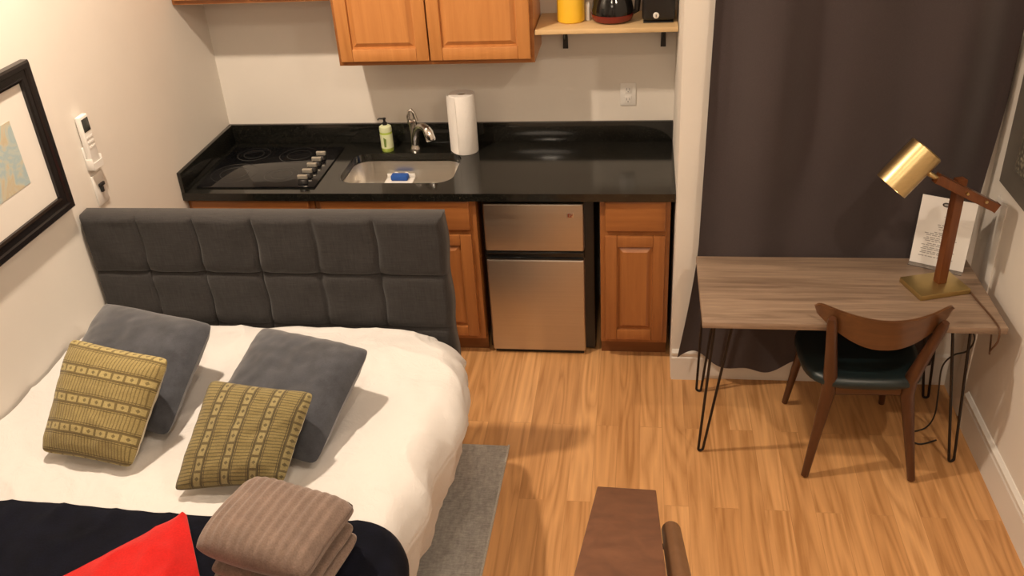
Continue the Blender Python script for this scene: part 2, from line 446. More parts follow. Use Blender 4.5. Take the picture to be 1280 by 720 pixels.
def base_cabinet(x0, x1, label, doors, drawers, group='oak base cabinets under the counter'):
    t = thing('base_cabinet', ((x0 + x1) / 2, -.33, 0), label, 'cabinet', group)
    bm = NB(); yf = -.61; zt, zb = .874, .1
    box(bm, x0, x0 + .018, yf + .018, -.004, zb, zt); box(bm, x1 - .018, x1, yf + .018, -.004, zb, zt)
    box(bm, x0 + .018, x1 - .018, yf + .018, -.004, zb, zb + .018); box(bm, x0 + .018, x1 - .018, -.02, -.004, zb + .018, zt)
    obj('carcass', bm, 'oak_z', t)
    bm = NB()   # face frame
    for a, b in ((x0, x0 + .04), (x1 - .04, x1)): box(bm, a, b, yf, yf + .018, zb, zt, .001)
    for c, d in ((zb, zb + .03), (.685, .72), (.85, zt)): box(bm, x0 + .04, x1 - .04, yf, yf + .018, c, d)
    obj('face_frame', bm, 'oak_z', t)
    obj('toe_kick', box(NB(), x0, x1, -.55, -.535, 0, zb), 'oak_dark', t)
    for a, b in doors: raised_door('door', a, b, .125, .69, -.63, t)
    for a, b in drawers: drawer_front('drawer', a, b, .715, .866, -.63, t)
    return t
base_cabinet(XL + .002, -.93, 'oak base cabinet under the black cooktop, hidden behind the headboard', [(-1.54, -1.25), (-1.245, -.955)], [(-1.54, -.955)])
base_cabinet(-.925, -.160, 'oak sink base cabinet just left of the small steel fridge', [(-.90, -.545), (-.54, -.188)], [(-.90, -.188)])
base_cabinet(.414, .732, 'narrow oak base cabinet at the right end, between fridge and curtain', [(.437, .712)], [(.437, .712)])

# granite countertop with a sink cut-out
ct = thing('countertop', (-.4, -.33, .876), 'black speckled granite countertop with low backsplash along the kitchen wall', 'countertop')
def rrect(x0, x1, y0, y1, r, n=8):
    out = []
    for cx, cy_, a0 in ((x1 - r, y1 - r, 0), (x0 + r, y1 - r, 90), (x0 + r, y0 + r, 180), (x1 - r, y0 + r, 270)):
        for k in range(n + 1):
            a = math.radians(a0 + 90 * k / n); out.append((cx + r * math.cos(a), cy_ + r * math.sin(a)))
    return out
SX0, SX1, SY0, SY1 = -.842, -.283, -.53, -.165
def ringfaces(bm, A, B):
    n = len(A)
    for k in range(n): bm.faces.new((A[k], A[(k + 1) % n], B[(k + 1) % n], B[k]))
bm = NB()
X0, X1, Y0, Y1 = SX0 - .02, SX1 + .02, -.65, -.001
inn = rrect(SX0, SX1, SY0, SY1, .085)
def outer_pt(p):
    cx, cy_ = (SX0 + SX1) / 2, (SY0 + SY1) / 2; dx, dy = p[0] - cx, p[1] - cy_
    t = min((X1 - cx) / dx if dx > 1e-6 else (X0 - cx) / dx if dx < -1e-6 else 1e9, (Y1 - cy_) / dy if dy > 1e-6 else (Y0 - cy_) / dy if dy < -1e-6 else 1e9)
    return (cx + dx * t, cy_ + dy * t)
out = [outer_pt(p) for p in inn]
for i, c in enumerate([(X1, Y1), (X0, Y1), (X0, Y0), (X1, Y0)]):     # snap the nearest sample to each corner
    k = min(range(len(out)), key=lambda q: (out[q][0] - c[0]) ** 2 + (out[q][1] - c[1]) ** 2); out[k] = c
zt, zb = .914, .876
IT = [bm.verts.new((*p, zt)) for p in inn]; OT = [bm.verts.new((*p, zt)) for p in out]
IB = [bm.verts.new((*p, zb)) for p in inn]; OB = [bm.verts.new((*p, zb)) for p in out]
ringfaces(bm, IT, OT); ringfaces(bm, OB, IB); ringfaces(bm, IB, IT); ringfaces(bm, OT, OB)
box(bm, XL + .001, X0, Y0, Y1, zb, zt); box(bm, X1, XA - .002, Y0, Y1, zb, zt)
obj('slab', bm, 'granite', ct, 30)
obj('backsplash', box(NB(), XL + .001, XA - .002, -.021, -.001, .9145, 1.018, .002), 'granite', ct)
obj('backsplash', box(NB(), XL + .001, XL + .021, -.65, -.0215, .9145, 1.018, .002), 'granite', ct)

# sink basin
sk = thing('sink', ((SX0 + SX1) / 2, (SY0 + SY1) / 2, .70), 'stainless steel undermount sink set into the black counter', 'sink')
bm = NB()
secs = [(.03, .872), (.0, .872), (-.004, .84), (-.010, .78), (-.018, .735), (-.045, .712), (-.10, .706)]
prev = None
for off, z in secs:
    r = [bm.verts.new((*p, z)) for p in rrect(SX0 - off, SX1 + off, SY0 - off, SY1 + off, max(.03, .085 + off * .6))]
    if prev: ringfaces(bm, prev, r)
    prev = r
bm.faces.new(prev)
obj('basin', bm, 'sink_steel', sk, 50)
obj('drain', lathe(NB(), [(.002, .707), (.04, .707), (.043, .711), (.036, .712), (.03, .709), (.002, .709)], (-.56, -.33, 0)), 'chrome', sk)

# cooktop
kt = thing('cooktop', (-1.22, -.34, .9145), 'black glass electric cooktop in the counter corner with a row of knobs', 'cooktop')
obj('glass_top', box(NB(), -1.515, -.925, -.592, -.09, .9145, .922, .003), 'black_glass', kt)
for cx, cy_, r in ((-1.385, -.43, .115), (-1.375, -.19, .085), (-1.135, -.45, .085), (-1.13, -.20, .10)):
    bm = NB()
    for rr in (r, r * .62):
        lathe(bm, [(rr - .003, .9222), (rr - .003, .9226), (rr, .9226), (rr, .9222), (rr - .003, .9222)], (cx, cy_, 0), 48, None, False)
    obj('burner_ring', bm, 'ring', kt)
for k in range(5):
    y = -.548 + k * .073
    kb = obj('knob', lathe(NB(), [(.022, .9222), (.024, .925), (.021, .942), (.019, .944), (.002, .944)], (-.992, y, 0), 24), 'black', kt)
    obj('knob_grip', box(NB(), -1.016, -.968, y - .0075, y + .0075, .9442, .964, .003), 'knob', kb)

# fridge
fr = thing('mini_fridge', (.103, -.33, 0), 'small two-door fridge with stainless front and black sides under the counter', 'fridge')
fx0, fx1 = -.131, .338
obj('body', box(NB(), fx0 - .016, fx1 + .046, -.545, -.06, .012, .842, .006), 'black', fr)  # black side widened on the right to stand in for shade in the gap
obj('base_grille', box(NB(), fx0 + .01, fx1 - .01, -.575, -.53, .0, .022, .003), 'black', fr)
fd = obj('freezer_door', box(NB(), fx0, fx1, -.595, -.548, .588, .838, .010, 3), 'fridge_steel', fr)
ld = obj('fridge_door', box(NB(), fx0, fx1, -.595, -.548, .024, .545, .010, 3), 'fridge_steel', fr)
bm = NB(); box(bm, fx0, fx1, -.592, -.55, .5455, .5875, .004); box(bm, fx0 + .004, fx1 - .004, -.600, -.590, .5475, .556, .003); box(bm, fx0 + .004, fx1 - .004, -.600, -.590, .577, .5855, .003)
obj('door_handle', bm, 'black_gloss', fr)
bg = obj('badge', box(NB(), .262, .292, -.597, -.5945, .768, .794, .001), 'badge', fd)
bm = NB()
for a, b, c, d in ((.266, .271, .772, .790), (.271, .281, .786, .790), (.271, .279, .772, .776), (.278, .283, .772, .782), (.283, .288, .780, .784), (.284, .289, .788, .791)):
    box(bm, a, b, -.5982, -.5968, c, d)
obj('badge_mark', bm, 'red_logo', bg)

# upper cabinets
def wall_cabinet(x0, x1, z0, z1, label, doors, right=True):
    t = thing('wall_cabinet', ((x0 + x1) / 2, -.16, z0), label, 'cabinet', 'oak cabinets hung on the kitchen wall')
    bm = NB(); yf = -.31
    box(bm, x0, x0 + .016, yf + .018, -.002, z0, z1); box(bm, x1 - .016, x1, yf + .018, -.002, z0, z1)
    box(bm, x0 + .016, x1 - .016, yf + .018, -.002, z0 + .02, z0 + .036); box(bm, x0 + .016, x1 - .016, yf + .018, -.002, z1 - .016, z1)
    box(bm, x0 + .016, x1 - .016, -.012, -.002, z0 + .036, z1 - .016)
    obj('carcass', bm, 'oak_lit', t)
    bm = NB()
    for a, b in ((x0, x0 + .035), (x1 - .035, x1)): box(bm, a, b, yf, yf + .018, z0, z1, .001)
    for c, d in ((z0, z0 + .04), (z1 - .04, z1)): box(bm, x0 + .035, x1 - .035, yf, yf + .018, c, d)
    obj('face_frame', bm, 'oak_x', t)
    for a, b in doors: raised_door('door', a, b, z0 + .022, z1 - .012, yf - .02, t, 'oak_lit', .058)
    return t
wall_cabinet(-.806, .112, 1.412, 2.15, 'large honey oak wall cabinet with two raised doors above the sink', [(-.790, -.372), (-.366, .096)])
wall_cabinet(XL + .003, -.812, 1.712, 2.15, 'short oak wall cabinet up in the corner above the cooktop', [(-1.545, -1.192), (-1.186, -.83)])

# pine shelf
sh = thing('wall_shelf', (.43, -.15, 1.535), 'pale pine shelf board on black brackets right of the oak wall cabinet', 'shelf')
obj('board', box(NB(), .116, XA - .003, -.305, -.002, 1.535, 1.556, .002), 'pine', sh)
for bx in (.228, .692):
    bm = NB()
    prism(bm, [(bx - .008, -.003, 1.5345), (bx + .008, -.003, 1.5345), (bx + .0125, -.003, 1.388), (bx - .0125, -.003, 1.388)], (0, -.012, 0))
    box(bm, bx - .009, bx + .009, -.22, -.015, 1.523, 1.5345, .001)
    tube(bm, [(bx, -.015, 1.43), (bx, -.06, 1.475), (bx, -.11, 1.525)], .005, 8)
    obj('bracket', bm, 'black', sh)
# things on the shelf
t = thing('canister', (.268, -.155, 1.5565), 'yellow round canister on the pine shelf', 'canister')
obj('pot', lathe(NB(), [(.002, 1.5565), (.058, 1.5565), (.063, 1.562), (.063, 1.72), (.060, 1.725), (.002, 1.725)], (.268, -.155, 0)), 'yellow', t)
obj('lid', lathe(NB(), [(.002, 1.7255), (.064, 1.7255), (.064, 1.742), (.05, 1.75), (.014, 1.752), (.014, 1.772), (.002, 1.775)], (.268, -.155, 0)), 'yellow', t)
t = thing('coffee_carafe', (.457, -.165, 1.5565), 'dark glass coffee carafe with reddish base on the pine shelf', 'carafe')
C = (.457, -.165, 0)
obj('glass_jug', lathe(NB(), [(.002, 1.561), (.070, 1.561), (.091, 1.575), (.096, 1.61), (.086, 1.655), (.062, 1.695), (.060, 1.72), (.002, 1.72)], C, 40), 'black_gloss', t)
obj('base_band', lathe(NB(), [(.002, 1.5565), (.074, 1.5565), (.090, 1.566), (.0975, 1.584), (.0975, 1.594), (.094, 1.594), (.094, 1.580), (.08, 1.5608), (.002, 1.5608)], C, 40), 'coffee', t)
obj('collar', lathe(NB(), [(.058, 1.70), (.066, 1.70), (.066, 1.725), (.06, 1.735), (.002, 1.737), (.002, 1.7205), (.058, 1.7205)], C, 40), 'black', t)
obj('handle', tube(NB(), [(.52, -.165, 1.71), (.565, -.165, 1.705), (.572, -.165, 1.66), (.567, -.165, 1.60), (.550, -.165, 1.592)], [.009, .011, .012, .011, .009], 10, 1.2), 'black', t)
t = thing('salt_shaker', (.352, -.13, 1.5565), 'small white shaker between yellow canister and coffee carafe', 'shaker')
obj('pot', lathe(NB(), [(.002, 1.5565), (.0112, 1.5565), (.012, 1.56), (.0105, 1.615), (.002, 1.615)], (.3458, -.15, 0), 20), 'white_plastic', t)
obj('cap', lathe(NB(), [(.002, 1.6152), (.0112, 1.6152), (.011, 1.63), (.006, 1.637), (.002, 1.638)], (.3458, -.15, 0), 20), 'white_plastic', t)
t = thing('toaster', (.658, -.16, 1.5565), 'black toaster with a small round white dial at the shelf end', 'toaster')
obj('body', box(NB(), .590, .735, -.235, -.06, 1.562, 1.745, .022, 4), 'black', t)
obj('base', box(NB(), .596, .730, -.228, -.068, 1.5565, 1.5615, .002), 'dark', t)
bm = NB()
for q in (-.19, -.125): box(bm, .61, .715, q - .011, q + .011, 1.7452, 1.748)
obj('slot', bm, 'dark', t)
RX = Matrix.Rotation(math.radians(90), 3, 'X')
dl = obj('dial', lathe(NB(), [(.002, 0), (.0135, 0), (.013, .008), (.009, .010), (.002, .010)], (.652, -.2352, 1.592), 24, RX), 'white_plastic', t)
obj('dial_pointer', box(NB(), .6505, .6535, -.2475, -.2455, 1.586, 1.598), 'dark', dl)

# outlet on the back wall
def outlet():
    t = thing('outlet', (.528, -.004, 1.10), 'small white duplex outlet on the wall above the counter', 'outlet')
    obj('plate', box(NB(), .490, .567, -.006, -.0005, 1.096, 1.210, .003), 'white_plastic', t)
    for zc in (1.128, 1.178):
        s = obj('socket', box(NB(), .512, .545, -.0085, -.0062, zc - .018, zc + .018, .001), 'white_plastic', t)
        bm = NB(); box(bm, .520, .523, -.0094, -.0086, zc - .004, zc + .008); box(bm, .534, .537, -.0094, -.0086, zc - .004, zc + .008); box(bm, .526, .531, -.0094, -.0086, zc - .013, zc - .008)
        obj('slot', bm, 'ink', s)
outlet()

# faucet
t = thing('faucet', (-.545, -.10, .9145), 'satin nickel single-lever kitchen faucet behind the sink', 'faucet')
obj('body', lathe(NB(), [(.002, .9145), (.030, .9145), (.029, .922), (.021, .935), (.019, 1.00), (.023, 1.035), (.022, 1.06), (.012, 1.068), (.002, 1.069)], (-.545, -.10, 0)), 'nickel', t)
bm = NB()
tube(bm, [(-.562, -.10, 1.045), (-.566, -.098, 1.085), (-.560, -.096, 1.112), (-.548, -.094, 1.118), (-.536, -.094, 1.10), (-.526, -.098, 1.06)], [.0095, .009, .0085, .0085, .009, .0105], 12)
obj('lever', bm, 'nickel', t)
obj('spout', tube(NB(), [(-.540, -.108, .945), (-.532, -.122, .99), (-.515, -.150, 1.035), (-.488, -.185, 1.065), (-.462, -.21, 1.070), (-.445, -.225, 1.062)], [.020, .0185, .0175, .0175, .019, .020], 16), 'nickel', t)
obj('spray_head', tube(NB(), [(-.4465, -.224, 1.064), (-.437, -.232, 1.050), (-.428, -.238, 1.018), (-.426, -.240, 1.010)], [.0215, .0245, .026, .023], 16), 'chrome', t)
# soap
t = thing('soap_bottle', (-.683, -.125, .9145), 'green hand soap bottle with black pump beside the faucet', 'bottle')
c = (-.683, -.125, 0)
obj('bottle', lathe(NB(), [(.002, .9145), (.028, .9145), (.031, .92), (.031, 1.016), (.0305, 1.018), (.002, 1.018)], c), 'green', t)
obj('label_band', lathe(NB(), [(.0312, .935), (.0316, .935), (.0316, 1.008), (.0312, 1.008), (.0312, .935)], c, 32, None, False), 'soap_cap', t)
obj('shoulder', lathe(NB(), [(.002, 1.0185), (.031, 1.0185), (.032, 1.03), (.030, 1.044), (.018, 1.052), (.002, 1.0525)], c), 'soap_cap', t)
bm = NB(); lathe(bm, [(.002, 1.053), (.012, 1.053), (.012, 1.064), (.006, 1.068), (.006, 1.080), (.009, 1.081), (.009, 1.088), (.002, 1.089)], c, 20)
tube(bm, [(-.683, -.125, 1.084), (-.708, -.128, 1.085), (-.716, -.129, 1.079)], [.005, .0045, .004], 8)
obj('pump', bm, 'black', t)
bm = NB(); prism(bm, [(-.690, -.1568, .945), (-.680, -.1568, .945), (-.677, -.1568, .985), (-.690, -.1568, .995)], (0, -.0015, 0))
obj('label_leaf', bm, 'soap_dark', t)
# paper towels
t = thing('paper_towel_roll', (-.277, -.135, .9145), 'tall white paper towel roll standing on the counter right of the sink', 'paper towel')
c = (-.277, -.135, 0); H = 1.212
bm = NB(); lathe(bm, [(.021, .9145), (.062, .9145), (.064, .918), (.064, H - .004), (.062, H), (.021, H), (.021, .9145)], c, 40)
bmesh.ops.remove_doubles(bm, verts=bm.verts, dist=1e-5)
obj('roll', bm, 'paper_towel', t)
obj('core', lathe(NB(), [(.0205, .9145), (.0205, H - .006), (.0185, H - .006), (.0185, .9145)], c, 28), 'card', t)
obj('loose_sheet', shell(NB(), 10, 2, lambda u, v: Vector((c[0] + .0655 * math.cos(math.radians(250 - 75 * u)) - .012 * u * u, c[1] + (.0655 - .012 * u) * math.sin(math.radians(250 - 75 * u)), .918 + v * (H - .922))), lambda u, v: (-.0012, -.0008, 0)), 'paper_towel', t)
# sponge in the sink
t = thing('sponge_holder', (-.60, -.22, .75), 'white sponge tray on the back wall of the sink', 'tray')
bm = NB(); box(bm, -.685, -.54, -.275, -.188, .790, .796, .002); box(bm, -.685, -.54, -.194, -.188, .796, .815, .002); box(bm, -.685, -.54, -.278, -.2745, .790, .80, .001)
obj('tray', bm, 'white_plastic', t)
for q in (-.64, -.585): obj('suction_cup', lathe(NB(), [(.002, 0), (.014, 0), (.012, .006), (.002, .008)], (q, -.180, .805), 16, RX), 'white_plastic', t)
sp_ = NB(); box(sp_, -.655, -.568, -.245, -.200, .7965, .825, .008, 3)
tag(obj('sponge', sp_, 'blue'), 'blue sponge lying in the white tray in the sink', 'sponge')

# ------------------------------------------------------------------ left wall
def frame_rect(bm, ax, x, y0, y1, z0, z1, wd, t, sgn, steps):
    """mitred picture frame on a wall x = const; sgn = direction out of the wall"""
    rings = []
    for off, dep in steps:
        o = off * wd
        rings.append([bm.verts.new((x + sgn * dep * t, yy, zz)) for yy, zz in ((y0 + o, z0 + o), (y1 - o, z0 + o), (y1 - o, z1 - o), (y0 + o, z1 - o))])
    for A, B in zip(rings, rings[1:] + rings[:1]):
        for k in range(4): bm.faces.new((A[k], A[(k + 1) % 4], B[(k + 1) % 4], B[k]))
FP = [(0, 0), (0, .8), (.10, 1.0), (.38, .92), (.45, .70), (.80, .62), (.86, .75), (1.0, .66), (1.0, 0)]
t = thing('picture_frame', (XL + .02, -1.87, 1.236), 'black framed pale map print hanging on the left wall', 'picture')
bm = NB(); frame_rect(bm, 0, XL + .001, -2.33, -1.470, 1.240, 1.806, .062, .034, 1, FP); obj('frame', bm, 'black_frame', t, 25)
obj('mat_board', box(NB(), XL + .004, XL + .012, -2.27, -1.53, 1.300, 1.746), 'mat_board', t)
obj('print', box(NB(), XL + .0125, XL + .0135, -2.15, -1.645, 1.415, 1.645), 'print', t)
# remote control in its holder, switch below
t = thing('remote_holder', (XL + .01, -1.255, 1.31), 'white wall cradle holding the remote on the left wall', 'holder')
bm = NB(); box(bm, XL + .0005, XL + .005, -1.290, -1.220, 1.306, 1.40, .002); box(bm, XL + .005, XL + .033, -1.290, -1.2855, 1.306, 1.352, .001); box(bm, XL + .005, XL + .033, -1.2245, -1.220, 1.306, 1.352, .001); box(bm, XL + .005, XL + .033, -1.2855, -1.2245, 1.306, 1.3165); box(bm, XL + .0295, XL + .033, -1.2855, -1.2245, 1.3165, 1.334)
obj('cradle', bm, 'white_plastic', t)
t = thing('remote_control', (XL + .018, -1.255, 1.318), 'white remote control with grey display in a wall cradle', 'remote control')
rb = obj('body', box(NB(), XL + .006, XL + .028, -1.284, -1.226, 1.318, 1.522, .005, 3), 'white_plastic', t)
obj('display', box(NB(), XL + .0282, XL + .0292, -1.278, -1.232, 1.458, 1.510, .001), 'screen', t)
bm = NB()
for k, z in enumerate((1.435, 1.415, 1.395)):
    for q in (-1.27, -1.255, -1.24): box(bm, XL + .0282, XL + .0298, q - .005, q + .005, z - .005, z + .005, .001)
obj('buttons', bm, 'white_plastic', t)
t = thing('light_switch', (XL + .004, -1.25, 1.155), 'white wall plate with a black toggle under the remote', 'switch')
obj('plate', box(NB(), XL + .0005, XL + .007, -1.290, -1.210, 1.150, 1.278, .003), 'white_plastic', t)
bm = NB(); box(bm, XL + .0072, XL + .016, -1.262, -1.226, 1.222, 1.236, .002); box(bm, XL + .0072, XL + .018, -1.258, -1.244, 1.200, 1.222, .002)
obj('toggle', bm, 'dark', t)

# right wall picture
t = thing('picture_frame', (XR - .02, -1.15, 1.085), 'dark pewter framed embossed art on the right wall', 'picture')
bm = NB(); frame_rect(bm, 0, XR - .001, -1.45, -.922, 1.095, 1.71, .085, .030, -1, [(0, 0), (0, .8), (.08, 1.0), (.30, .85), (.85, .55), (1.0, .6), (1.0, 0)]); obj('frame', bm, 'pewter', t, 25)
obj('art_panel', box(NB(), XR - .013, XR - .004, -1.366, -1.006, 1.179, 1.626), 'art', t)

# ------------------------------------------------------------------ curtain
t = thing('curtain', (1.4, -.82, .1), 'dark brown floor-length curtain hanging behind the desk', 'curtain')
bm = NB()
def cur(u, v):
    z0 = .125 + .035 * math.sin(u * 13 + .8) * (1 - .4 * u) + .02 * math.sin(u * 31)
    if u < .12: z0 += .03 * (1 - u / .12) * 0
    z = z0 + (2.52 - z0) * v
    k = 1 - v
    flare = .085 * max(0, (1 - z / .75)) ** 1.4 * (1 - u) ** 2
    xl = .868 - flare - .03 * (1 - min(1, z / 2)); xr = min(1.985, 1.900 + .062 * z)
    x = xl + (xr - xl) * u
    amp = .022 + .030 * sstep(.8, 1.5, z)
    ph = u * 2 * math.pi * 3.4 + .5 * math.sin(u * 9 + 2) + .35 * v
    y = -.815 - .020 * sstep(.8, 1.5, z) + amp * math.sin(ph) * (.55 + .45 * math.sin(u * 7 + 1)) + .010 * N(u * 7, v * 2.5)
    return Vector((x, min(y, -.782), z))
shell(bm, 150, 40, cur, lambda u, v: (0, -.0025, 0))
obj('drape', bm, 'curtain', t, 60)
bm = NB(); tube(bm, [(.80, -.83, 2.55), (1.985, -.83, 2.55)], .012, 12); obj('rod', bm, 'black_metal', t)
for q in (.9, 1.45, 1.9): obj('rod_bracket', tube(NB(), [(q, -.83, 2.55), (q, YW - .0005, 2.55)], .007, 8), 'black_metal', t)

# ------------------------------------------------------------------ desk
DX0, DX1, DY0, DY1, DZ = .838, 1.940, -1.382, -.852, .715
t = thing('desk', ((DX0 + DX1) / 2, (DY0 + DY1) / 2, 0), 'greige wood-look desk on black hairpin legs by the curtain', 'desk')
obj('desktop', box(NB(), DX0, DX1, DY0, DY1, DZ - .027, DZ, .002), 'desk', t)
def hairpin(fx, fy, tops):
    bm = NB()
    (ax, ay), (bx, by) = tops; zt = DZ - .0275; f = Vector((fx, fy, .006)); A = Vector((ax, ay, zt)); B = Vector((bx, by, zt))
    d = (B - A); d.z = 0; d.normalize(); r = .011
    pa = f + Vector((0, 0, r)) - d * r; pb = f + Vector((0, 0, r)) + d * r
    arc = [f + Vector((0, 0, r)) + d * (r * math.cos(a)) * -1 + Vector((0, 0, -r * math.sin(a))) for a in [math.pi * k / 8 for k in range(9)]]
    tube(bm, [A] + arc + [B], .0058, 10)
    c = (A + B) / 2
    lo = Vector((min(ax, bx) - .015, min(ay, by) - .015)); hi = Vector((max(ax, bx) + .015, max(ay, by) + .015))
    box(bm, lo.x, hi.x, lo.y, hi.y, zt - .004, zt)
    return bm
obj('hairpin_leg', hairpin(.868, -1.292, ((.889, -1.335), (.962, -1.31))), 'black_metal', t)
obj('hairpin_leg', hairpin(1.885, -1.300, ((1.765, -1.33), (1.835, -1.315))), 'black_metal', t)
obj('hairpin_leg', hairpin(.880, -.868, ((.880, -.885), (.945, -.90))), 'black_metal', t)
obj('hairpin_leg', hairpin(1.890, -.868, ((1.78, -.885), (1.85, -.90))), 'black_metal', t)

# desk lamp
LZ = DZ + .0005
t = thing('desk_lamp', (1.78, -1.09, LZ), 'brass and wood desk lamp with a tilted cylinder shade', 'lamp')
def rot2(px, py, a, c): return (c[0] + px * math.cos(a) - py * math.sin(a), c[1] + px * math.sin(a) + py * math.cos(a))
ba = math.radians(17); bc = (1.752, -1.095)
bm = NB(); box(bm, -.104, .104, -.078, .078, LZ, LZ + .022, .002)
for v in bm.verts: v.co.x, v.co.y = rot2(v.co.x, v.co.y, ba, bc)
obj('base', bm, 'brass_base', t)
pc = (1.772, -1.085)
bm = NB(); box(bm, -.018, .018, -.018, .018, LZ + .0222, 1.180, .002)
for v in bm.verts: v.co.x, v.co.y = rot2(v.co.x, v.co.y, ba, pc)
obj('post', bm, 'lampwood', t)
a0 = Vector((1.668, -1.135, 1.206)); a1 = Vector((1.912, -1.095, 1.068))
def bar(bm, p, q, w, h, b=.002):
    p, q = Vector(p), Vector(q); d = (q - p).normalized(); s = d.cross(Vector((0, 0, 1))).normalized(); up = s.cross(d)
    L_ = (q - p).length; vs = bmesh.ops.create_cube(bm, size=1)['verts']
    for v in vs: v.co = (p + q) / 2 + d * v.co.x * L_ + s * v.co.y * w + up * v.co.z * h
    bev(bm, {e for v in vs for e in v.link_edges}, b); return bm
ar = obj('arm', bar(NB(), a0, a1, .030, .034), 'lampwood', t)
piv = a0 + (a1 - a0) * .47
obj('pivot_pin', tube(NB(), [piv + Vector((.006, -.024, 0)), piv + Vector((0, .035, 0))], .005, 12), 'brass_base', t)
e1 = a0 + (a1 - a0) * .80
obj('arm_screw', tube(NB(), [e1 + Vector((.003, -.022, .006)), e1 + Vector((0, -.010, .006))], .006, 12), 'brass', ar)
# shade: cylinder, closed at the upper right end
sc_ = Vector((1.570, -1.12, 1.238)); ax = Vector((-.128, -.035, -.150)).normalized()
ML = .180; R_ = .066
q = ax.to_track_quat('Z', 'Y').to_matrix()
bm = NB(); h = ML / 2
lathe(bm, [(.012, -h), (R_ - .004, -h), (R_, -h + .004), (R_, h), (R_ - .003, h), (R_ - .003, -h + .008), (.012, -h + .008)], sc_, 48, q)
obj('lamp_shade', bm, 'brass', t, 30)
bk = sc_ - ax * h
obj('bulb', lathe(NB(), [(.013, -h + .009), (.014, -.03), (.030, .02), (.028, .045), (.012, .06), (.002, .062)], sc_, 24, q), 'white_plastic', t)
obj('knuckle', tube(NB(), [a0 + (a1 - a0).normalized() * .002, a0 - (a1 - a0).normalized() * .03, sc_ - ax * (h * .35) + Vector((.040, .0, -.030))], [.010, .010, .009], 12), 'brass', t)
cordpts = [(1.845, -1.065, LZ + .006), (1.872, -1.10, LZ + .004), (1.885, -1.20, LZ + .004), (1.90, -1.31, LZ + .004), (1.905, -1.378, LZ + .003), (1.907, -1.394, LZ - .012), (1.908, -1.392, .66), (1.905, -1.36, .60), (1.93, -1.30, .55), (1.955, -1.22, .58)]
def smooth_path(pts, n=6):
    P = [Vector(p) for p in pts]; out = []
    for i in range(len(P) - 1):
        a, b, c, d = P[max(i - 1, 0)], P[i], P[i + 1], P[min(i + 2, len(P) - 1)]
        for k in range(n):
            s = k / n
            out.append(.5 * ((2 * b) + (c - a) * s + (2 * a - 5 * b + 4 * c - d) * s * s + (3 * b - a - 3 * c + d) * s ** 3))
    return out + [P[-1]]
obj('cord', tube(NB(), smooth_path(cordpts), .0035, 8), 'cord', t)
# cord under the desk
cpts = [(1.83, -1.27, .680), (1.875, -1.27, .60), (1.865, -1.26, .53), (1.82, -1.25, .50), (1.80, -1.22, .42), (1.83, -1.16, .25), (1.85, -1.12, .10), (1.83, -1.10, .014), (1.74, -1.14, .008), (1.78, -1.2, .008), (1.86, -1.17, .008)]
bm = NB(); tube(bm, smooth_path(cpts), .0034, 8)
box(bm, 1.815, 1.93, -1.285, -1.255, .672, .6868, .003)
tag(obj('power_cord', bm, 'black_cord'), 'black power cord hanging in loops under the desk by the right wall', 'cord')

# paper in an acrylic stand
t = thing('sign_holder', (1.80, -.93, LZ), 'printed white sheet in a clear stand leaning in the desk corner', 'sign')
P0 = Vector((1.708, -.880, LZ + .003)); P1 = Vector((1.893, -.972, LZ + .003))
xd = (P1 - P0).normalized(); yd = Vector((0, 0, 1)) + Vector((-xd.y, xd.x, 0)) * .12; yd.normalize(); nd = xd.cross(yd) ; 
if nd.y > 0: nd = -nd
PW, PH = (P1 - P0).length, .292
def onp(u, v, o=0): return P0 + xd * (u * PW) + yd * (v * PH) + nd * o
def flat(bm, u0, u1, v0, v1, o, th):
    a = [onp(u0, v0, o), onp(u1, v0, o), onp(u1, v1, o), onp(u0, v1, o)]; prism(bm, a, nd * th); return bm
obj('sheet', flat(NB(), 0, 1, 0, 1, 0, .0012), 'paper', t)
bm = NB(); prism(bm, [onp(-.01, -.01, -.004), onp(1.01, -.01, -.004), onp(1.01, 1.0, -.004), onp(-.01, 1.0, -.004)], nd * .0025)
obj('stand_back', bm, 'acrylic', t)
bm = NB(); bp = [Vector((P0.x, P0.y, LZ)), Vector((P1.x, P1.y, LZ))]; fd_ = Vector((nd.x, nd.y, 0)).normalized()
prism(bm, [bp[0], bp[1], bp[1] + fd_ * .03, bp[0] + fd_ * .03], (0, 0, .0022)); obj('stand_foot', bm, 'acrylic', t)
bm = NB(); el = [onp(.46 + .075 * math.cos(a), .905 + .033 * math.sin(a), .0014) for a in [2 * math.pi * k / 24 for k in range(24)]]; prism(bm, el, nd * .0006)
obj('oval_logo', bm, 'ink_dark', t)
bm = NB(); el = [onp(.46 + .045 * math.cos(a), .905 + .016 * math.sin(a), .0022) for a in [2 * math.pi * k / 20 for k in range(20)]]; prism(bm, el, nd * .0004)
obj('logo_centre', bm, 'ink', t)
bm = NB(); rnd = random.Random(3)
for row, v in enumerate((.60, .57, .535, .485, .46, .435, .40, .375, .35, .31, .285, .25, .225, .19, .165, .12)):
    L0, L1 = [(.44, .76), (.46, .74), (.48, .72), (.40, .78), (.20, .90), (.24, .88), (.26, .90), (.20, .84), (.24, .9), (.30, .62), (.18, .9), (.22, .84), (.18, .9), (.2, .7), (.18, .86), (.16, .9)][row]
    u = L0 * .86; L1 *= .86
    while u < L1 - .03:
        wd = rnd.uniform(.04, .11); flat(bm, u, min(u + wd, L1), v, v + .0115, .0013, .0004); u += wd + .018
obj('text_lines', bm, 'ink', t)
bm = NB()
for (u0, u1, v0) in ((.5, .7, .76), (.46, .66, .73), (.52, .74, .70)): flat(bm, u0, u1, v0, v0 + .008, .0013, .0004)
obj('script_heading', bm, 'ink_pale', t)

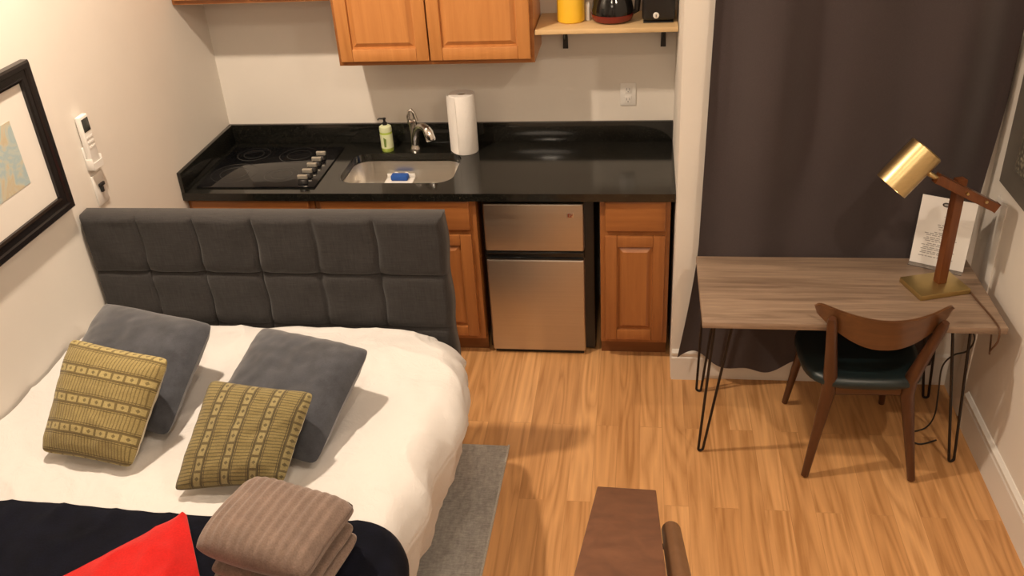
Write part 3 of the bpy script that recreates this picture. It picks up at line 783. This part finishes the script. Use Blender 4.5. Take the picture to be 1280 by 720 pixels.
# ------------------------------------------------------------------ chair
t = thing('desk_chair', (1.49, -1.16, 0), 'walnut desk chair with curved back and black padded seat', 'chair')
def taper(bm, pts, rs, seg=14): return tube(bm, pts, rs, seg)
KL, KR = Vector((1.343, -1.348, .42)), Vector((1.632, -1.340, .42))
def rear_leg(foot, knee, top):
    bm = NB(); f, k, tp = Vector(foot), Vector(knee), Vector(top)
    pts = [f, f.lerp(k, .5), k + (f - k) * .08, k + (tp - k) * .10, k.lerp(tp, .55), tp - (tp - k) * .06, tp]
    return tube(bm, pts, [.0145, .0195, .026, .0265, .021, .018, .0135], 14, 1.05)
obj('leg', rear_leg((1.281, -1.404, .002), KL, (1.303, -1.403, .765)), 'walnut', t)
obj('leg', rear_leg((1.698, -1.404, .002), KR, (1.702, -1.400, .755)), 'walnut', t)
obj('leg', tube(NB(), [(1.262, -.915, .002), (1.285, -.95, .22), (1.312, -.99, .425)], [.013, .018, .022], 14), 'walnut', t)
obj('leg', tube(NB(), [(1.688, -.900, .002), (1.668, -.94, .22), (1.645, -.985, .425)], [.013, .018, .022], 14), 'walnut', t)
bm = NB()
for p, q in (((1.335, -1.335, .405), (1.315, -1.0, .41)), ((1.64, -1.33, .405), (1.642, -1.0, .41)), ((1.345, -1.345, .40), (1.63, -1.338, .40)), ((1.31, -.99, .41), (1.645, -.985, .41))):
    bar(bm, p, q, .02, .034, .003)
obj('seat_rail', bm, 'walnut_x', t)
# padded seat
def seat(top):
    bm = NB(); n = 28; rings = []
    secs = [(.10, .428), (.96, .428), (1.0, .436), (1.0, .452), (.97, .466), (.88, .475), (.6, .480), (.25, .478), (.02, .477)]
    prev = None; m_ = 44
    for s, z in secs:
        r = []
        for k in range(m_):
            a = 2 * math.pi * k / m_; ca, sa = math.cos(a), math.sin(a)
            e = 2 / 3.4
            x = math.copysign(abs(ca) ** e, ca); y = math.copysign(abs(sa) ** e, sa)
            wx = .236 + .008 * y
            dip = -.008 * (1 - s) * (1 if z > .46 else 0)
            r.append(bm.verts.new((1.478 + wx * x * s, -1.168 + .222 * y * s, z + dip)))
        if prev: ringfaces(bm, prev, r)
        else: bm.faces.new(r[::-1])
        prev = r
    bm.faces.new(prev); return bm
obj('seat', seat(True), 'seat', t, 50)
# curved plywood backrest
def back(u, v):
    s = 2 * u - 1
    x = 1.497 + .248 * s
    y = -1.462 + .118 * abs(s) ** 1.9
    e = abs(s)
    ztop = .788 + .016 * e ** 2
    hgt = (.052 + .092 * (1 - e ** 2) ** 1.1) * (1 - e ** 22) ** .5
    hgt = max(hgt, .0015)
    zc = ztop - .026 * e ** 22
    z = zc - hgt * (1 - v)
    return Vector((x, y + .035 * (1 - v) * (1 - e * .6), z))
bm = NB(); shell(bm, 48, 10, back, lambda u, v: (0, .013, 0))
bmesh.ops.remove_doubles(bm, verts=bm.verts, dist=1e-4)
obj('backrest', bm, 'walnut_x', t, 40)

t.location.y -= .022; t.location.z += .006

# ------------------------------------------------------------------ bed
bd = thing('bed', (-.83, -2.42, 0), 'double bed with dark grey tufted headboard against the left wall', 'bed')
HX0, HX1, HZ0, HZ1, HYF, HYB = -1.556, -.121, .30, 1.188, -1.455, -1.375
XS = [HX0, -1.322, -1.092, -.857, -.620, -.384, HX1]; ZS = [HZ0, .47, .708, .942, HZ1]
bm = NB()
def cellpos(v, arr):
    for i in range(len(arr) - 1):
        if v <= arr[i + 1] + 1e-9: return i, (v - arr[i]) / (arr[i + 1] - arr[i])
    return len(arr) - 2, 1.0
def tuft(u, v):
    x = HX0 + .008 + (HX1 - HX0 - .016) * u; z = HZ0 + .004 + (HZ1 - HZ0 - .012) * v
    i, a = cellpos(x, XS); j, b = cellpos(z, ZS)
    ha = min(a * (XS[i + 1] - XS[i]), (1 - a) * (XS[i + 1] - XS[i])); hb = min(b * (ZS[j + 1] - ZS[j]), (1 - b) * (ZS[j + 1] - ZS[j]))
    da = ha; db = hb
    if (i == 0 and a < .5) or (i == len(XS) - 2 and a > .5): da = 1
    if (j == len(ZS) - 2 and b > .5) or (j == 0 and b < .5): db = 1
    d = min(da, db)
    p = .013 * (1 - math.exp(-d / .0065)) + .006 * (1 - math.exp(-d / .05)) - .012 * math.exp(-(min(da, 1) ** 2 + min(db, 1) ** 2) / .0008)
    edge = min(x - HX0, HX1 - x, HZ1 - z)
    p *= sstep(-.004, .022, edge)
    wob = .004 * N(x * 9, z * 9)
    return Vector((x + .004 * math.sin(z * 25) * (1 if 0 < i else 0), HYF + .010 - p - wob * sstep(0, .05, edge), z))
G = grid(bm, 230, 140, tuft)
B = [bm.verts.new(c) for c in ()]
nu, nv = 230, 140
loop = [G[i][0] for i in range(nu)] + [G[nu][j] for j in range(nv)] + [G[i][nv] for i in range(nu, 0, -1)] + [G[0][j] for j in range(nv, 0, -1)]
def pushed(ring, ox, yv):
    out = []
    for v in ring:
        x, z = v.co.x, v.co.z
        nx = x + (ox if abs(x - HX1) < .012 else -ox if abs(x - HX0) < .012 else 0)
        nz = z + (ox if abs(z - HZ1) < .012 else 0)
        out.append(bm.verts.new((nx, yv, nz)))
    return out
r1 = pushed(loop, .006, HYF + .016); ringfaces(bm, loop, r1)
r2_ = pushed(r1, .002, HYB - .004); ringfaces(bm, r1, r2_)
r3 = pushed(r2_, -.005, HYB); ringfaces(bm, r2_, r3)
bm.faces.new(r3)
obj('headboard', bm, 'linen', bd, 60)
obj('mattress', box(NB(), -1.53, -.165, -3.42, -1.462, .42, .70, .05, 4), 'mattress', bd)
obj('bed_base', box(NB(), -1.535, -.24, -3.44, -1.460, .12, .418, .015, 3), 'bedframe', bd)
for lx, ly in ((-1.46, -1.60), (-.30, -1.60), (-1.46, -3.34), (-.30, -3.34)):
    obj('leg', lathe(NB(), [(.018, .0115), (.02, .013), (.028, .1195), (.002, .1197), ], (lx, ly, 0), 20), 'black', bd)

for q in (-1.40, -.42): obj('headboard_post', box(NB(), q - .03, q + .03, HYB - .05, HYB - .02, .0115, .34, .004), 'black', bd)

# duvet
def bump_support(x, y):
    b = 0
    for cx, cy_, rx, ry, h in ((-1.13, -1.93, .21, .19, .004), (-.55, -2.02, .19, .17, .004)):
        d = ((x - cx) / rx) ** 2 + ((y - cy_) / ry) ** 2
        if d < 1: b = max(b, h * (1 - d) ** 1.2)
    return b
def dv_edge(y):         # furthest reach of the hanging side
    k = [(-1.46, -.098), (-1.58, -.075), (-1.70, -.035), (-1.82, .002), (-1.95, .008), (-2.1, -.018), (-2.3, -.045), (-2.6, -.058), (-3.5, -.058)]
    for (a, xa), (b, xb) in zip(k, k[1:]):
        if y <= a and y >= b: return xa + (xb - xa) * sstep(a, b, y)
    return k[0][1] if y > k[0][0] else k[-1][1]
def dv_top(y): return .722 + .038 * sstep(-1.46, -1.75, y)
def dv_hem(y): return .50 - .30 * sstep(-1.46, -1.85, y) + .012 * math.sin(y * 11)
DYE = -3.40
def duvet_pt(s, y, off=0.0):
    """s: arc length from the left wall"""
    xe = dv_edge(y); zt = dv_top(y); r = .115
    x0 = XL + .012; flat_len = xe - r - x0
    wr = .004 * N(s * 4, y * 4, 1) + .006 * N(s * 8, y * 6, 5) + .008 * (1 - abs(N(s * 5 + y * 2, y * 4 - s, 9))) ** 7 + .003 * N(s * 22, y * 17, 2)
    if s <= flat_len:
        x = x0 + s; z = zt; n = Vector((0, 0, 1))
        z += bump_support(x, y)
        z -= .055 * sstep(-.36, -.08, x) * (1 - sstep(-1.46, -1.62, y) * .9)
    else:
        a = (s - flat_len) / r
        drop0 = .055 * (1 - sstep(-1.46, -1.62, y) * .9)
        if a < 1.45:
            x = xe - r + r * math.sin(a); z = zt - drop0 - r * (1 - math.cos(a)); n = Vector((math.sin(a), 0, math.cos(a)))
        else:
            k = s - flat_len - 1.45 * r
            x = xe - r + r * math.sin(1.45) - .30 * k; z = zt - drop0 - r * (1 - math.cos(1.45)) - k; n = Vector((1, 0, .1)).normalized()
            g = sstep(0, .18, k)
            wr += g * (.015 * math.sin(y * 17 + 1.5 * N(y * 3, 1)) + .007 * math.sin(y * 39 + 2 + 2 * N(y * 5, s * 2)) - .014) + g * .010 * (1 - abs(N(y * 9 + s * 2, s * 1.5, 4))) ** 5
        cr_ = sstep(.3, 1.2, a)
        wr += cr_ * .010 * math.sin(y * 15 + s * 8 + 2 * N(y * 3, s * 2))
    return Vector((x, y, z)) + n * (wr + off)
def dv_len(y):
    xe = dv_edge(y); r = .115
    return xe - r - (XL + .012) + 1.45 * r + max(.02, dv_top(y) - r - dv_hem(y))
bm = NB()
shell(bm, 230, 190, lambda u, v: duvet_pt(u * dv_len(-1.482 + (DYE + 1.482) * v), -1.482 + (DYE + 1.482) * v, .006 - .02 * (1 - sstep(0, .012, v))), lambda u, v: (-.012 * sstep(.85, .95, u), 0, -.018 * (1 - sstep(.85, .95, u))))
tag(obj('duvet', bm, 'duvet', None, 70), 'rumpled white duvet spread over the bed and hanging down its right side', 'duvet')

# navy throw over the foot of the bed
bm = NB()
def throw(u, v):
    ys = -2.572 + .012 * math.sin(u * 9)
    L_ = dv_len(-2.9) - .12
    s = u * L_
    c = max(0, (s - 1.30)) / (L_ - 1.30)
    y0 = ys - .42 * (1 - math.sqrt(max(0, 1 - min(1, c) ** 2)))
    y = y0 + (-3.41 - y0) * v
    return duvet_pt(s, y, .029 + .003 * N(s * 7, y * 7, 3) - .006 * (1 - sstep(0, .03, v)))
shell(bm, 110, 60, throw, lambda u, v: (-.006 * sstep(.9, 1, u), 0, -.009))
tag(obj('throw_blanket', bm, 'navy', None, 60), 'navy blue plush throw spread across the lower half of the bed', 'blanket')
# red fleece corner
bm = NB()
T0 = Vector((-.690, -2.592)); TL = Vector((-1.34, -3.30)); TR = Vector((-.25, -3.30))
def redp(u, v):
    v = max(v, .02)
    a = T0.lerp(TL, v); b = T0.lerp(TR, v); p = a.lerp(b, u)
    p.x += .012 * math.sin(v * 8) * (1 - u)
    return duvet_pt(p.x - XL - .012, p.y, .048 + .012 * math.sin(math.pi * u) + .003 * N(p.x * 6, p.y * 6))
shell(bm, 40, 50, redp, lambda u, v: (0, 0, -.009))
tag(obj('fleece_blanket', bm, 'red', None, 60), 'bright red fleece blanket with its pointed corner on the navy throw', 'blanket')

# folded taupe blanket
fb = thing('folded_blanket', (-.34, -2.78, .79), 'folded taupe ribbed plush blanket stacked on the navy throw', 'blanket')
FA = math.radians(-13); FC = Vector((-.350, -2.752))
def fpt(x, y, z): a, b = rot2(x, y, FA, FC); return Vector((a, b, z))
def slab(w, d, z0, z1, ribs, ox=0, oy=0, rnd_=.5, seedz=0, sag=0.0):
    bm = NB(); nu_, nv_ = 110, 64; H_ = (z1 - z0)
    def prof(u, v, s):
        X_ = math.sin(math.pi * (u - .5)); Y_ = math.sin(math.pi * (v - .5))
        cf = 1 - .07 * abs(X_ * Y_) ** 6
        ex = (1 - abs(X_) ** 3.4) ** .5 if abs(X_) < 1 else 0; ey = (1 - abs(Y_) ** 4.5) ** .5 if abs(Y_) < 1 else 0
        k = ex * ey
        x = X_ * cf * w / 2 + .006 * N(v * 3, seedz); y = Y_ * cf * d / 2 + .006 * N(u * 3, seedz + 2)
        rb = ribs * math.sin(x * 2 * math.pi / .027 + .6 * math.sin(y * 9)) if s > 0 else 0
        z = z0 + H_ * .5 + s * H_ * .5 * k + rb * k + .008 * N(x * 8, y * 8, seedz) * k * (s > 0) - sag * (X_ * .5 + .5) * (1 if s > 0 else 0)
        return fpt(x + ox, y + oy, z)
    A = grid(bm, nu_, nv_, lambda u, v: prof(u, v, 1)); B_ = grid(bm, nu_, nv_, lambda u, v: prof(u, v, -1))
    bmesh.ops.remove_doubles(bm, verts=bm.verts, dist=2e-4)
    return bm
obj('top_fold', slab(.335, .275, .860, .985, .0032, .012, .004, seedz=1, sag=.014), 'taupe', fb, 80)
obj('middle_fold', slab(.300, .262, .822, .872, .002, .022, .002, seedz=4), 'taupe', fb, 80)
obj('lower_fold', slab(.310, .268, .788, .832, .002, .024, 0, seedz=7), 'taupe', fb, 80)

fb.location.z += .012

# cushions built from their four corners: top left, top right, bottom right, bottom left
def cushion(name, corners, T, front, backm, label, group, swap=False, back_label=None):
    P = [Vector(p) for p in corners]
    c = sum(P, Vector()) / 4
    t = thing(name, (c.x, c.y, min(p.z for p in P)), label, 'cushion', group)
    n = (P[1] - P[3]).cross(P[0] - P[2]).normalized()
    if n.z < 0: n = -n
    nn = 44
    def pt(u, v, s):
        a, b = 2 * u - 1, 2 * v - 1
        pin = .035
        aa = a * (1 - pin * (1 - b * b) * abs(a) - .05 * (a * b) ** 10); bb = b * (1 - pin * (1 - a * a) * abs(b) - .05 * (a * b) ** 10)
        uu, vv = (aa + 1) / 2, (bb + 1) / 2
        base = P[3].lerp(P[2], uu).lerp(P[0].lerp(P[1], uu), vv)
        k = ((1 - abs(a) ** 3.2) * (1 - abs(b) ** 3.2)) ** .55
        wv_ = (.006 * N(u * 5, v * 5, c.x * 7 + s) + .004 * N(u * 14, v * 14, c.x * 3)) * min(1, k * 3)
        return base + n * s * (T / 2 * k + wv_)
    def uvswap(bm):
        if swap:
            lay = bm.loops.layers.uv.verify()
            for f in bm.faces:
                for l in f.loops: l[lay].uv = (l[lay].uv.y, l[lay].uv.x)
    bm = NB(); grid(bm, nn, nn, lambda u, v: pt(u, v, 1), True); uvswap(bm); obj('front_cover', bm, front, t, 80)
    bm = NB(); grid(bm, nn, nn, lambda u, v: pt(u, v, -1), True); uvswap(bm)
    for f in bm.faces: f.normal_flip()
    obj('back_cover', bm, backm, t, 80, label=back_label)
    return t
gG, gO = 'grey velvet cushions on the bed', 'olive patterned cushions on the bed'
cushion('cushion', [(-1.375, -1.700, .955), (-.876, -1.856, .972), (-.899, -2.267, .80), (-1.405, -2.12, .79)], .165, 'velvet', 'velvet', 'slate grey velvet cushion in the bed corner nearest the left wall', gG)
cushion('cushion', [(-.728, -1.804, .93), (-.287, -1.955, .95), (-.371, -2.372, .80), (-.812, -2.221, .79)], .150, 'velvet', 'velvet', 'slate grey velvet cushion toward the middle of the bed, behind the darker olive cushion', gG)
cushion('cushion', [(-1.279, -2.063, 1.04), (-.876, -2.166, 1.04), (-.946, -2.419, .80), (-1.289, -2.361, .80)], .115, 'gold_l', 'cream', 'golden olive cushion with level pattern bands, nearest the left wall', gO, False, 'cream back panel')
cushion('cushion', [(-.745, -2.195, .985), (-.380, -2.252, .99), (-.433, -2.476, .82), (-.772, -2.51, .80)], .105, 'gold_r', 'cream', 'darker olive cushion with upright pattern bands beside the folded taupe blanket', gO, True, 'cream back panel')

# rug
rg = thing('area_rug', (-.5, -2.4, 0), 'grey woven rug on the floor sticking out from under the bed', 'rug')
bm = NB(); prism(bm, [(-1.05, -1.312, 0.0005), (.036, -1.318, 0.0005), (.003, -3.7, 0.0005), (-1.05, -3.7, 0.0005)], (0, 0, .0105)); obj('pile', bm, 'rug', rg)
bm = NB(); prism(bm, [(.036, -1.312, .0005), (.043, -1.312, .0005), (.010, -3.7, .0005), (.003, -3.7, .0005)], (0, 0, .012)); obj('bound_edge', bm, 'rug_edge', rg)

# ------------------------------------------------------------------ stair railing in the foreground
sr_ = thing('stair_railing', (.57, -3.3, 0), 'dark brown sloped stair cap board with round handrail in the foreground', 'railing')
def slope(y): return 1.073 + .662 * (-2.70 - y)
YA, YZ = -2.70, -3.95
bm = NB()
prism(bm, [(.499, YA, slope(YA) - .032), (.642, YA - .004, slope(YA) - .032), (.642, YA - .004, slope(YA)), (.499, YA, slope(YA))], (0, YZ - YA, slope(YZ) - slope(YA)))
bev(bm, list(bm.edges), .003); obj('cap_board', bm, 'cap', sr_)
bm = NB(); prism(bm, [(.525, YA - .02, .0005), (.525, YZ, .0005), (.525, YZ, slope(YZ) - .034), (.525, YA - .02, slope(YA - .02) - .034)], (.09, 0, 0)); obj('guard_panel', bm, 'wall', sr_)
bm = NB(); hs = slope(-2.955) - .045
def hr(y): return Vector((.668, y, hs + .662 * (-2.955 - y)))
pts = [hr(-2.950), hr(-2.953), hr(-2.960), hr(-2.972), hr(-3.3), hr(-3.95)]
tube(bm, pts, [.006, .013, .018, .0205, .0205, .0205], 20); obj('handrail', bm, 'rail', sr_)
for y in (-3.07, -3.75):
    p = hr(y); bm = NB()
    tube(bm, [p + Vector((-.014, 0, -.010)), p + Vector((-.034, 0, -.012)), p + Vector((-.0525, 0, -.05))], .006, 10)
    obj('rail_bracket', bm, 'black_metal', sr_)
